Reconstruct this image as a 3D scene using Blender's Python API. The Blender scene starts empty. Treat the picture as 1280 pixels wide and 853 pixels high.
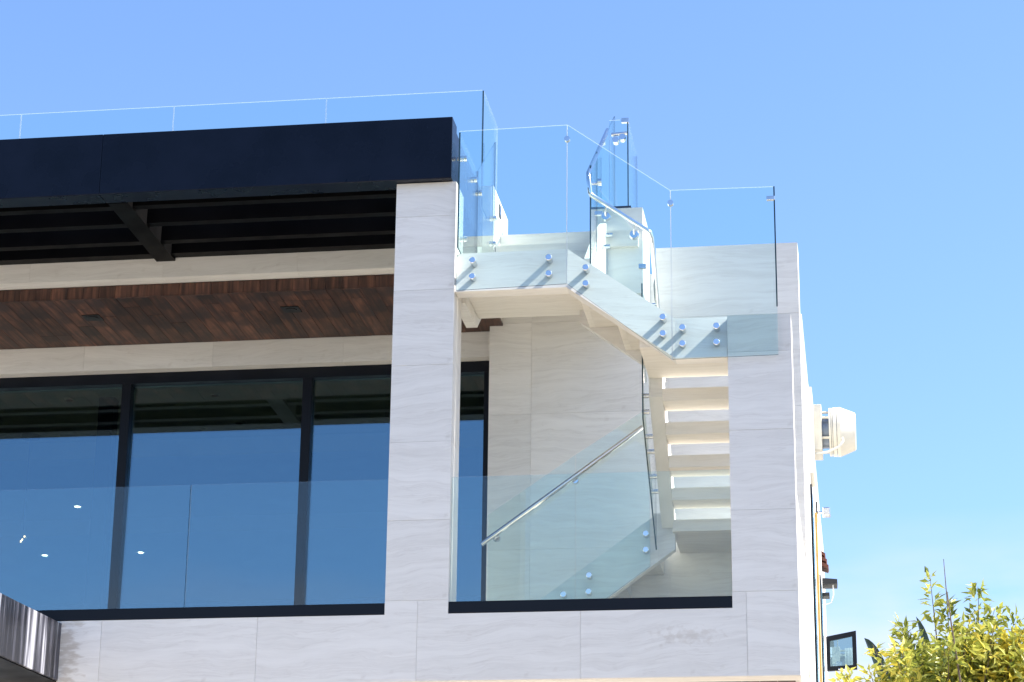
import bpy, bmesh, math, random
from mathutils import Vector, Matrix

random.seed(7)
scene = bpy.context.scene
COL = scene.collection

# ------------------------------------------------------------------ camera
CAM_LOC = Vector((0.0, -18.0, 1.6))
YAW, PITCH, ROLL, FPX = -0.150791, 0.321025, -0.0112773, 2913.93
fwd = Vector((math.sin(YAW)*math.cos(PITCH), math.cos(YAW)*math.cos(PITCH), math.sin(PITCH)))
rgt = Vector((math.cos(YAW), -math.sin(YAW), 0.0))
dwn = fwd.cross(rgt)
cr, sr = math.cos(ROLL), math.sin(ROLL)
r2 = cr*rgt + sr*dwn
d2 = -sr*rgt + cr*dwn
cam_data = bpy.data.cameras.new('camera')
cam = bpy.data.objects.new('camera', cam_data)
COL.objects.link(cam)
m = Matrix.Identity(4)
for i in range(3):
    m[i][0] = r2[i]; m[i][1] = -d2[i]; m[i][2] = -fwd[i]; m[i][3] = CAM_LOC[i]
cam.matrix_world = m
cam_data.sensor_fit = 'HORIZONTAL'
cam_data.sensor_width = 36.0
cam_data.lens = FPX/1280.0*36.0
cam_data.clip_start = 0.1
cam_data.clip_end = 5000.0
scene.camera = cam

# ------------------------------------------------------------------ sky, sun, exposure
SUN_EL, SUN_AZ = math.radians(46.0), math.radians(1.5)       # azimuth from +X towards +Y (just behind the facade)
world = bpy.data.worlds.new('World')
scene.world = world
world.use_nodes = True
wn, wl = world.node_tree.nodes, world.node_tree.links
bg = wn['Background']
sky = wn.new('ShaderNodeTexSky')
sky.sky_type = 'NISHITA'
sky.sun_disc = False
sky.sun_elevation = SUN_EL
sky.sun_rotation = math.radians(90) - SUN_AZ
sky.altitude = 100.0
sky.air_density = 1.0
sky.dust_density = 1.0
sky.ozone_density = 2.0
tintn = wn.new('ShaderNodeMix')                     # camera white balance: a cooler sky
tintn.data_type = 'RGBA'
tintn.blend_type = 'MULTIPLY'
tintn.inputs[0].default_value = 1.0
tintn.inputs[7].default_value = (0.92, 1.065, 1.27, 1.0)
wl.new(sky.outputs[0], tintn.inputs[6])
# thin wisps of cloud low over the horizon
wtc = wn.new('ShaderNodeTexCoord')
wsep = wn.new('ShaderNodeSeparateXYZ')
wl.new(wtc.outputs['Generated'], wsep.inputs[0])
wmap = wn.new('ShaderNodeMapping')
wmap.inputs['Scale'].default_value = (5.0, 5.0, 16.0)
wl.new(wtc.outputs['Generated'], wmap.inputs[0])
wnz = wn.new('ShaderNodeTexNoise')
wnz.inputs['Scale'].default_value = 1.6
wnz.inputs['Detail'].default_value = 5.0
wl.new(wmap.outputs[0], wnz.inputs['Vector'])
wr = wn.new('ShaderNodeValToRGB')
wr.color_ramp.elements[0].position = 0.34
wr.color_ramp.elements[1].position = 0.60
wl.new(wnz.outputs['Fac'], wr.inputs[0])
wmr = wn.new('ShaderNodeMapRange')
wmr.inputs[1].default_value = 0.245
wmr.inputs[2].default_value = 0.19
wmr.clamp = True
wl.new(wsep.outputs[2], wmr.inputs[0])
wmu = wn.new('ShaderNodeMath')
wmu.operation = 'MULTIPLY'
wl.new(wr.outputs[0], wmu.inputs[0])
wl.new(wmr.outputs[0], wmu.inputs[1])
wmu2 = wn.new('ShaderNodeMath')
wmu2.operation = 'MULTIPLY'
wmu2.inputs[1].default_value = 0.75
wl.new(wmu.outputs[0], wmu2.inputs[0])
cloud = wn.new('ShaderNodeMix')
cloud.data_type = 'RGBA'
wl.new(wmu2.outputs[0], cloud.inputs[0])
wl.new(tintn.outputs[2], cloud.inputs[6])
cloud.inputs[7].default_value = (4.2, 4.3, 4.6, 1.0)
wl.new(cloud.outputs[2], bg.inputs[0])
bg.inputs[1].default_value = 0.104
sun_data = bpy.data.lights.new('sun', 'SUN')
sun_data.energy = 5.0
sun_data.angle = math.radians(0.53)
sun_data.color = (1.0, 0.95, 0.87)
sun = bpy.data.objects.new('sun', sun_data)
COL.objects.link(sun)
sdir = Vector((math.cos(SUN_EL)*math.cos(SUN_AZ), math.cos(SUN_EL)*math.sin(SUN_AZ), math.sin(SUN_EL)))
sun.rotation_euler = sdir.to_track_quat('Z', 'Y').to_euler()
sun.location = (10, -5, 20)
vs = scene.view_settings
vs.view_transform = 'Standard'
vs.look = 'None'
vs.gamma = 1.0
vs.use_curve_mapping = False
vs.exposure = 1.2
scene.render.engine = 'CYCLES'
cy = scene.cycles
cy.use_denoising = True
try:
    cy.denoiser = 'OPENIMAGEDENOISE'
except Exception:
    pass
cy.max_bounces = 14
cy.diffuse_bounces = 5
cy.glossy_bounces = 5
cy.transmission_bounces = 8
cy.transparent_max_bounces = 32
cy.sample_clamp_indirect = 6.0
cy.caustics_reflective = False
cy.caustics_refractive = False


# ------------------------------------------------------------------ materials
def new_mat(name):
    mt = bpy.data.materials.new(name)
    mt.use_nodes = True
    nt = mt.node_tree
    return mt, nt.nodes, nt.links, nt.nodes['Principled BSDF']


def N(nodes, kind, **kw):
    n = nodes.new(kind)
    for k, v in kw.items():
        setattr(n, k, v)
    return n


def ramp(nodes, stops):
    r = nodes.new('ShaderNodeValToRGB')
    el = r.color_ramp.elements
    while len(el) < len(stops):
        el.new(0.5)
    for e, (p, c) in zip(el, stops):
        e.position = p
        e.color = (c[0], c[1], c[2], 1.0)
    return r


def math_node(nodes, links, op, a, b=None, c=None):
    n = nodes.new('ShaderNodeMath')
    n.operation = op
    for i, v in enumerate((a, b, c)):
        if v is None:
            continue
        if isinstance(v, (int, float)):
            n.inputs[i].default_value = v
        else:
            links.new(v, n.inputs[i])
    return n.outputs[0]


def mix_col(nodes, links, fac, a, b, blend='MIX'):
    n = nodes.new('ShaderNodeMix')
    n.data_type = 'RGBA'
    n.blend_type = blend
    for sock, v in ((n.inputs[0], fac), (n.inputs[6], a), (n.inputs[7], b)):
        if isinstance(v, (int, float)):
            sock.default_value = v
        elif isinstance(v, tuple):
            sock.default_value = (v[0], v[1], v[2], 1.0)
        else:
            links.new(v, sock)
    return n.outputs[2]


def stone_mat(name, dark=(0.665, 0.637, 0.592), light=(0.785, 0.76, 0.715), stain=None, vein=1.0):
    mt, nd, lk, p = new_mat(name)
    tc = N(nd, 'ShaderNodeTexCoord')
    oi = N(nd, 'ShaderNodeObjectInfo')
    sep = N(nd, 'ShaderNodeSeparateXYZ')
    lk.new(tc.outputs['Object'], sep.inputs[0])
    x, y, z = sep.outputs
    u = math_node(nd, lk, 'MULTIPLY_ADD', y, 0.6, x)
    v = math_node(nd, lk, 'MULTIPLY_ADD', y, 0.8, z)
    rnd = math_node(nd, lk, 'MULTIPLY', oi.outputs['Random'], 37.0)
    # long warp of the bedding
    cw = N(nd, 'ShaderNodeCombineXYZ')
    lk.new(math_node(nd, lk, 'MULTIPLY', u, 1.5), cw.inputs[0])
    lk.new(math_node(nd, lk, 'MULTIPLY', v, 2.6), cw.inputs[1])
    lk.new(rnd, cw.inputs[2])
    warp = N(nd, 'ShaderNodeTexNoise')
    warp.inputs['Scale'].default_value = 1.0
    warp.inputs['Detail'].default_value = 3.0
    lk.new(cw.outputs[0], warp.inputs['Vector'])
    vv = math_node(nd, lk, 'MULTIPLY_ADD', math_node(nd, lk, 'SUBTRACT', warp.outputs['Fac'], 0.5), 0.22, v)
    # gentle tilt per panel
    tilt = math_node(nd, lk, 'MULTIPLY', math_node(nd, lk, 'SUBTRACT', oi.outputs['Random'], 0.5), 0.16)
    vv = math_node(nd, lk, 'ADD', vv, math_node(nd, lk, 'MULTIPLY', u, tilt))
    cb = N(nd, 'ShaderNodeCombineXYZ')
    lk.new(math_node(nd, lk, 'MULTIPLY', u, 1.1), cb.inputs[0])
    lk.new(math_node(nd, lk, 'MULTIPLY', vv, 13.0), cb.inputs[1])
    lk.new(rnd, cb.inputs[2])
    band = N(nd, 'ShaderNodeTexNoise')
    band.inputs['Scale'].default_value = 1.0
    band.inputs['Detail'].default_value = 5.0
    band.inputs['Roughness'].default_value = 0.6
    lk.new(cb.outputs[0], band.inputs['Vector'])
    cb2 = N(nd, 'ShaderNodeCombineXYZ')
    lk.new(math_node(nd, lk, 'MULTIPLY', u, 2.2), cb2.inputs[0])
    lk.new(math_node(nd, lk, 'MULTIPLY', vv, 34.0), cb2.inputs[1])
    lk.new(math_node(nd, lk, 'ADD', rnd, 5.0), cb2.inputs[2])
    fine = N(nd, 'ShaderNodeTexNoise')
    fine.inputs['Scale'].default_value = 1.0
    fine.inputs['Detail'].default_value = 4.0
    fine.inputs['Roughness'].default_value = 0.65
    lk.new(cb2.outputs[0], fine.inputs['Vector'])
    s = math_node(nd, lk, 'MULTIPLY_ADD', fine.outputs['Fac'], 0.5, math_node(nd, lk, 'MULTIPLY', band.outputs['Fac'], 0.5))
    r = ramp(nd, [(0.30, dark), (0.47, tuple(0.4*a+0.6*b for a, b in zip(dark, light))), (0.60, light)])
    lk.new(s, r.inputs[0])
    # thin darker veins: ridges of the band noise
    ridge = math_node(nd, lk, 'ABSOLUTE', math_node(nd, lk, 'SUBTRACT', band.outputs['Fac'], 0.47))
    rr = ramp(nd, [(0.0, (1, 1, 1)), (0.022, (0, 0, 0))])
    lk.new(ridge, rr.inputs[0])
    patch = N(nd, 'ShaderNodeTexNoise')
    patch.inputs['Scale'].default_value = 1.7
    lk.new(cw.outputs[0], patch.inputs['Vector'])
    vf = math_node(nd, lk, 'MULTIPLY', rr.outputs[0], math_node(nd, lk, 'MULTIPLY', patch.outputs['Fac'], 0.28*vein))
    col = mix_col(nd, lk, vf, r.outputs[0], (0.42, 0.37, 0.32))
    # each slab a little warmer/lighter than the next
    hv = N(nd, 'ShaderNodeHueSaturation')
    lk.new(col, hv.inputs['Color'])
    lk.new(math_node(nd, lk, 'MULTIPLY_ADD', oi.outputs['Random'], 0.09, 0.95), hv.inputs['Value'])
    col = hv.outputs[0]
    # weather spots
    sp = N(nd, 'ShaderNodeTexNoise')
    sp.inputs['Scale'].default_value = 7.0
    sp.inputs['Detail'].default_value = 6.0
    lk.new(tc.outputs['Object'], sp.inputs['Vector'])
    spr = ramp(nd, [(0.66, (0, 0, 0)), (0.80, (1, 1, 1))])
    lk.new(sp.outputs['Fac'], spr.inputs[0])
    col = mix_col(nd, lk, math_node(nd, lk, 'MULTIPLY', spr.outputs[0], 0.25), col, (0.40, 0.34, 0.28))
    if stain:
        # rust/dirt streaks: (x centre, x width, z centre, z width) in the panel's own metres
        geo = N(nd, 'ShaderNodeNewGeometry')
        sg = N(nd, 'ShaderNodeSeparateXYZ')
        lk.new(geo.outputs['Position'], sg.inputs[0])
        for (xc, xw, zc, zw, sx, sz, amt) in stain:
            ax = math_node(nd, lk, 'DIVIDE', math_node(nd, lk, 'ABSOLUTE', math_node(nd, lk, 'SUBTRACT', sg.outputs[0], xc)), xw)
            az = math_node(nd, lk, 'DIVIDE', math_node(nd, lk, 'ABSOLUTE', math_node(nd, lk, 'SUBTRACT', sg.outputs[2], zc)), zw)
            msk = math_node(nd, lk, 'SUBTRACT', 1.0, math_node(nd, lk, 'MAXIMUM', ax, az))
            cs = N(nd, 'ShaderNodeCombineXYZ')
            lk.new(math_node(nd, lk, 'MULTIPLY', sg.outputs[0], sx), cs.inputs[0])
            lk.new(math_node(nd, lk, 'MULTIPLY', sg.outputs[2], sz), cs.inputs[1])
            sn = N(nd, 'ShaderNodeTexNoise')
            sn.inputs['Scale'].default_value = 1.0
            sn.inputs['Detail'].default_value = 5.0
            lk.new(cs.outputs[0], sn.inputs['Vector'])
            sm = math_node(nd, lk, 'ADD', math_node(nd, lk, 'MULTIPLY', msk, 0.35), sn.outputs['Fac'])
            srp = ramp(nd, [(0.62, (0, 0, 0)), (0.80, (1, 1, 1))])
            lk.new(sm, srp.inputs[0])
            f2 = math_node(nd, lk, 'MULTIPLY', srp.outputs[0], math_node(nd, lk, 'GREATER_THAN', msk, 0.0))
            col = mix_col(nd, lk, math_node(nd, lk, 'MULTIPLY', f2, amt), col, (0.30, 0.22, 0.14))
    lk.new(col, p.inputs['Base Color'])
    p.inputs['Roughness'].default_value = 0.62
    p.inputs['Specular IOR Level'].default_value = 0.35
    bp = N(nd, 'ShaderNodeBump')
    bp.inputs['Strength'].default_value = 0.12
    bp.inputs['Distance'].default_value = 0.004
    lk.new(s, bp.inputs['Height'])
    lk.new(bp.outputs[0], p.inputs['Normal'])
    return mt


def simple(name, col, rough=0.5, metal=0.0, spec=0.5, noise=0.0, nscale=6.0):
    mt, nd, lk, p = new_mat(name)
    p.inputs['Base Color'].default_value = (*col, 1)
    p.inputs['Roughness'].default_value = rough
    p.inputs['Metallic'].default_value = metal
    p.inputs['Specular IOR Level'].default_value = spec
    if noise > 0:
        tc = N(nd, 'ShaderNodeTexCoord')
        nz = N(nd, 'ShaderNodeTexNoise')
        nz.inputs['Scale'].default_value = nscale
        nz.inputs['Detail'].default_value = 6.0
        lk.new(tc.outputs['Object'], nz.inputs['Vector'])
        r = ramp(nd, [(0.3, tuple(c*(1-noise) for c in col)), (0.7, tuple(min(1, c*(1+noise)) for c in col))])
        lk.new(nz.outputs['Fac'], r.inputs[0])
        lk.new(r.outputs[0], p.inputs['Base Color'])
        rr = ramp(nd, [(0.3, (rough*0.8,)*3), (0.7, (min(1, rough*1.25),)*3)])
        lk.new(nz.outputs['Fac'], rr.inputs[0])
        lk.new(rr.outputs[0], p.inputs['Roughness'])
    return mt


def wood_mat(name, axis):
    mt, nd, lk, p = new_mat(name)
    tc = N(nd, 'ShaderNodeTexCoord')
    oi = N(nd, 'ShaderNodeObjectInfo')
    mp = N(nd, 'ShaderNodeMapping')
    sc_ = [26.0, 26.0, 26.0]
    sc_[axis] = 1.6
    mp.inputs['Scale'].default_value = sc_
    lk.new(tc.outputs['Object'], mp.inputs[0])
    off = N(nd, 'ShaderNodeCombineXYZ')
    k = math_node(nd, lk, 'MULTIPLY', oi.outputs['Random'], 91.0)
    for i in range(3):
        lk.new(k, off.inputs[i])
    va = N(nd, 'ShaderNodeVectorMath', operation='ADD')
    lk.new(mp.outputs[0], va.inputs[0])
    lk.new(off.outputs[0], va.inputs[1])
    nz = N(nd, 'ShaderNodeTexNoise')
    nz.inputs['Scale'].default_value = 1.0
    nz.inputs['Detail'].default_value = 7.0
    nz.inputs['Distortion'].default_value = 0.6
    lk.new(va.outputs[0], nz.inputs['Vector'])
    r = ramp(nd, [(0.30, (0.026, 0.013, 0.011)), (0.50, (0.088, 0.038, 0.025)), (0.72, (0.19, 0.080, 0.048))])
    lk.new(nz.outputs['Fac'], r.inputs[0])
    # dark smoky figure
    n2 = N(nd, 'ShaderNodeTexNoise')
    n2.inputs['Scale'].default_value = 3.2
    n2.inputs['Detail'].default_value = 3.0
    lk.new(tc.outputs['Object'], n2.inputs['Vector'])
    r2_ = ramp(nd, [(0.42, (0, 0, 0)), (0.62, (1, 1, 1))])
    lk.new(n2.outputs['Fac'], r2_.inputs[0])
    col = mix_col(nd, lk, math_node(nd, lk, 'MULTIPLY', r2_.outputs[0], 0.75), r.outputs[0], (0.024, 0.017, 0.017))
    hv = N(nd, 'ShaderNodeHueSaturation')
    lk.new(col, hv.inputs['Color'])
    lk.new(math_node(nd, lk, 'MULTIPLY_ADD', oi.outputs['Random'], 0.9, 0.6), hv.inputs['Value'])
    lk.new(hv.outputs[0], p.inputs['Base Color'])
    p.inputs['Roughness'].default_value = 0.5
    p.inputs['Specular IOR Level'].default_value = 0.35
    return mt


def glass_mat(name, tint, ior=1.5, base_refl=0.0, rough=0.0, refl=(1, 1, 1)):
    mt = bpy.data.materials.new(name)
    mt.use_nodes = True
    nd, lk = mt.node_tree.nodes, mt.node_tree.links
    for n in list(nd):
        nd.remove(n)
    out = N(nd, 'ShaderNodeOutputMaterial')
    tr = N(nd, 'ShaderNodeBsdfTransparent')
    tr.inputs[0].default_value = (*tint, 1)
    gl = N(nd, 'ShaderNodeBsdfGlossy')
    gl.inputs['Roughness'].default_value = rough
    gl.inputs['Color'].default_value = (1, 1, 1, 1)
    gl.inputs['Color'].default_value = (*refl, 1)
    geo = N(nd, 'ShaderNodeNewGeometry')
    dt = N(nd, 'ShaderNodeVectorMath', operation='DOT_PRODUCT')
    lk.new(geo.outputs['Normal'], dt.inputs[0])
    lk.new(geo.outputs['Incoming'], dt.inputs[1])
    c = math_node(nd, lk, 'SUBTRACT', 1.0, math_node(nd, lk, 'ABSOLUTE', dt.outputs['Value']))
    f0 = ((ior-1)/(ior+1))**2 + base_refl
    fac = math_node(nd, lk, 'MULTIPLY_ADD', math_node(nd, lk, 'POWER', c, 5.0), 1.0-f0, f0)
    mx = N(nd, 'ShaderNodeMixShader')
    lk.new(fac, mx.inputs[0])
    lk.new(tr.outputs[0], mx.inputs[1])
    lk.new(gl.outputs[0], mx.inputs[2])
    lk.new(mx.outputs[0], out.inputs[0])
    return mt


def edge_mat(name, col, transl, dark, clear=0.0):
    mt = bpy.data.materials.new(name)
    mt.use_nodes = True
    nd, lk = mt.node_tree.nodes, mt.node_tree.links
    for n in list(nd):
        nd.remove(n)
    out = N(nd, 'ShaderNodeOutputMaterial')
    a = N(nd, 'ShaderNodeBsdfTranslucent')
    a.inputs[0].default_value = (*col, 1)
    b = N(nd, 'ShaderNodeBsdfPrincipled')
    b.inputs['Base Color'].default_value = (*dark, 1)
    b.inputs['Roughness'].default_value = 0.25
    mx = N(nd, 'ShaderNodeMixShader')
    mx.inputs[0].default_value = 1.0 - transl
    lk.new(a.outputs[0], mx.inputs[1])
    lk.new(b.outputs[0], mx.inputs[2])
    tr = N(nd, 'ShaderNodeBsdfTransparent')
    m2 = N(nd, 'ShaderNodeMixShader')
    m2.inputs[0].default_value = clear
    lk.new(mx.outputs[0], m2.inputs[1])
    lk.new(tr.outputs[0], m2.inputs[2])
    lk.new(m2.outputs[0], out.inputs[0])
    return mt


def streaked_metal(name):
    mt, nd, lk, p = new_mat(name)
    geo = N(nd, 'ShaderNodeNewGeometry')
    mp = N(nd, 'ShaderNodeMapping')
    mp.inputs['Scale'].default_value = (3.0, 9.0, 0.55)
    lk.new(geo.outputs['Position'], mp.inputs[0])
    nz = N(nd, 'ShaderNodeTexNoise')
    nz.inputs['Scale'].default_value = 1.0
    nz.inputs['Detail'].default_value = 2.0
    lk.new(mp.outputs[0], nz.inputs['Vector'])
    mp2 = N(nd, 'ShaderNodeMapping')
    mp2.inputs['Scale'].default_value = (20.0, 70.0, 2.2)
    lk.new(geo.outputs['Position'], mp2.inputs[0])
    n2 = N(nd, 'ShaderNodeTexNoise')
    n2.inputs['Scale'].default_value = 1.0
    n2.inputs['Detail'].default_value = 4.0
    lk.new(mp2.outputs[0], n2.inputs['Vector'])
    s = math_node(nd, lk, 'MULTIPLY_ADD', n2.outputs['Fac'], 0.45, nz.outputs['Fac'])
    r = ramp(nd, [(0.66, (0.012, 0.012, 0.016)), (0.78, (0.07, 0.07, 0.09)), (0.88, (0.36, 0.36, 0.40))])
    lk.new(s, r.inputs[0])
    lk.new(r.outputs[0], p.inputs['Base Color'])
    p.inputs['Roughness'].default_value = 0.3
    return mt


M = {}
M['stone'] = stone_mat('pale_veined_stone')
M['stone_step'] = stone_mat('pale_step_stone', dark=(0.68, 0.63, 0.55), light=(0.80, 0.755, 0.68), vein=0.6)  # cream tint stands in for warm light bounced off the deck
M['stone_stain_corner'] = stone_mat('pale_stone_rust_run', stain=[(-6.385, 0.20, 5.06, 0.75, 9.0, 26.0, 0.42)])
M['stone_stain_spots'] = stone_mat('pale_stone_spots', stain=[(-1.33, 0.36, 5.17, 0.10, 16.0, 22.0, 0.20)])
M['mortar'] = simple('joint_grout', (0.66, 0.63, 0.59), 0.9)
M['navy'] = simple('dark_coated_metal', (0.0026, 0.0052, 0.0150), 0.28, 0.0, 0.20, 0.25, 3.0)
M['rib'] = simple('black_rib_metal', (0.0030, 0.0028, 0.0030), 0.45, 0.0, 0.08, 0.2, 3.0)
M['frame'] = simple('black_window_metal', (0.003, 0.0042, 0.008), 0.35, 0.0, 0.22, 0.2, 4.0)
M['channel'] = simple('dark_channel_metal', (0.003, 0.0045, 0.009), 0.33, 0.0, 0.22, 0.2, 5.0)
M['chrome'] = simple('polished_steel', (0.72, 0.73, 0.75), 0.10, 1.0, 0.5, 0.05, 20.0)
M['steel'] = simple('brushed_steel', (0.62, 0.63, 0.65), 0.22, 1.0, 0.5, 0.08, 30.0)
M['wood'] = wood_mat('brown_soffit_board', 1)
M['wood_up'] = wood_mat('brown_edge_board', 2)
M['glass'] = glass_mat('clear_rail_glass', (0.930, 0.985, 0.976), 1.5)
M['pane'] = glass_mat('dark_window_glass', (0.60, 0.66, 0.62), 1.5, 0.19, refl=(0.56, 0.82, 1.0))
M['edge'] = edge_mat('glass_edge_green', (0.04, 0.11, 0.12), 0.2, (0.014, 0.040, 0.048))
M['edge_lit'] = edge_mat('glass_edge_lit', (0.80, 0.82, 0.86), 0.92, (0.5, 0.6, 0.6), 0.78)  # lit copy of the glass edge: transmitted light put into the colour
M['joint'] = edge_mat('glass_joint_clear', (0.80, 0.88, 0.90), 0.8, (0.6, 0.7, 0.7), 0.3)
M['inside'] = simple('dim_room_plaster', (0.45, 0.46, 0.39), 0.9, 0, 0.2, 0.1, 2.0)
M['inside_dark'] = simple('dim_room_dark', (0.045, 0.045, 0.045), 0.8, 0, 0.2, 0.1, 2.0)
M['black'] = simple('matt_black_fixture', (0.012, 0.012, 0.013), 0.5)
M['plaster'] = simple('white_render', (0.80, 0.79, 0.76), 0.85, 0, 0.2, 0.05, 1.5)
M['cream'] = simple('cream_painted_metal', (0.74, 0.70, 0.60), 0.45, 0, 0.4, 0.06, 8.0)
M['grille'] = simple('grey_wire_grille', (0.20, 0.24, 0.30), 0.4, 0.6)
M['cable'] = simple('pale_cable', (0.75, 0.73, 0.68), 0.5)
M['tile'] = simple('brown_roof_tile', (0.12, 0.045, 0.03), 0.7, 0, 0.3, 0.35, 12.0)
M['ochre'] = simple('ochre_pipe_paint', (0.45, 0.28, 0.07), 0.5, 0, 0.4, 0.15, 9.0)
M['floor'] = simple('warm_paving', (0.72, 0.62, 0.48), 0.8, 0, 0.2, 0.12, 0.6)
M['gravel'] = simple('tan_gravel', (0.25, 0.225, 0.19), 0.9, 0, 0.2, 0.3, 0.8)
M['deck'] = simple('warm_deck_stone', (0.80, 0.72, 0.58), 0.8, 0, 0.2, 0.1, 3.0)
M['canopy'] = streaked_metal('streaked_dark_metal')
mt, nd, lk, p = new_mat('lamp_glow')
p.inputs['Emission Color'].default_value = (1.0, 0.93, 0.8, 1)
p.inputs['Emission Strength'].default_value = 6.0
M['lamp'] = mt
mt, nd, lk, p = new_mat('warm_bulb_glow')
p.inputs['Emission Color'].default_value = (1.0, 0.62, 0.35, 1)
p.inputs['Emission Strength'].default_value = 5.0
M['warm_lamp'] = mt
M['gasket'] = edge_mat('clear_silicone', (0.85, 0.88, 0.9), 0.6, (0.75, 0.78, 0.8), 0.25)


def leaf_mat(name, stops, tl=0.35):
    mt = bpy.data.materials.new(name)
    mt.use_nodes = True
    nd, lk = mt.node_tree.nodes, mt.node_tree.links
    p = nd['Principled BSDF']
    out = nd['Material Output']
    at = N(nd, 'ShaderNodeAttribute', attribute_name='tint')
    r = ramp(nd, stops)
    lk.new(at.outputs['Fac'], r.inputs[0])
    lk.new(r.outputs[0], p.inputs['Base Color'])
    p.inputs['Roughness'].default_value = 0.42
    t = N(nd, 'ShaderNodeBsdfTranslucent')
    lk.new(r.outputs[0], t.inputs[0])
    mx = N(nd, 'ShaderNodeMixShader')
    mx.inputs[0].default_value = tl
    lk.new(p.outputs[0], mx.inputs[1])
    lk.new(t.outputs[0], mx.inputs[2])
    lk.new(mx.outputs[0], out.inputs[0])
    return mt


M['leaf'] = leaf_mat('yellow_green_leaf', [(0.0, (0.11, 0.15, 0.03)), (0.4, (0.36, 0.39, 0.07)), (0.78, (0.58, 0.56, 0.13)), (1.0, (0.72, 0.58, 0.08))])
M['banana'] = leaf_mat('dark_blade_leaf', [(0.0, (0.008, 0.022, 0.016)), (1.0, (0.018, 0.042, 0.026))], 0.1)
M['bark'] = simple('grey_bark', (0.13, 0.10, 0.075), 0.9, 0, 0.2, 0.3, 18.0)

# ------------------------------------------------------------------ building blocks
WO = {}


def empty(name, loc, label=None, cat=None, group=None):
    o = bpy.data.objects.new(name, None)
    COL.objects.link(o)
    o.empty_display_size = 0.2
    o.location = loc
    WO[o] = Vector(loc)
    if label:
        o['label'] = label
        o['category'] = cat
    if group:
        o['group'] = group
    return o


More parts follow.
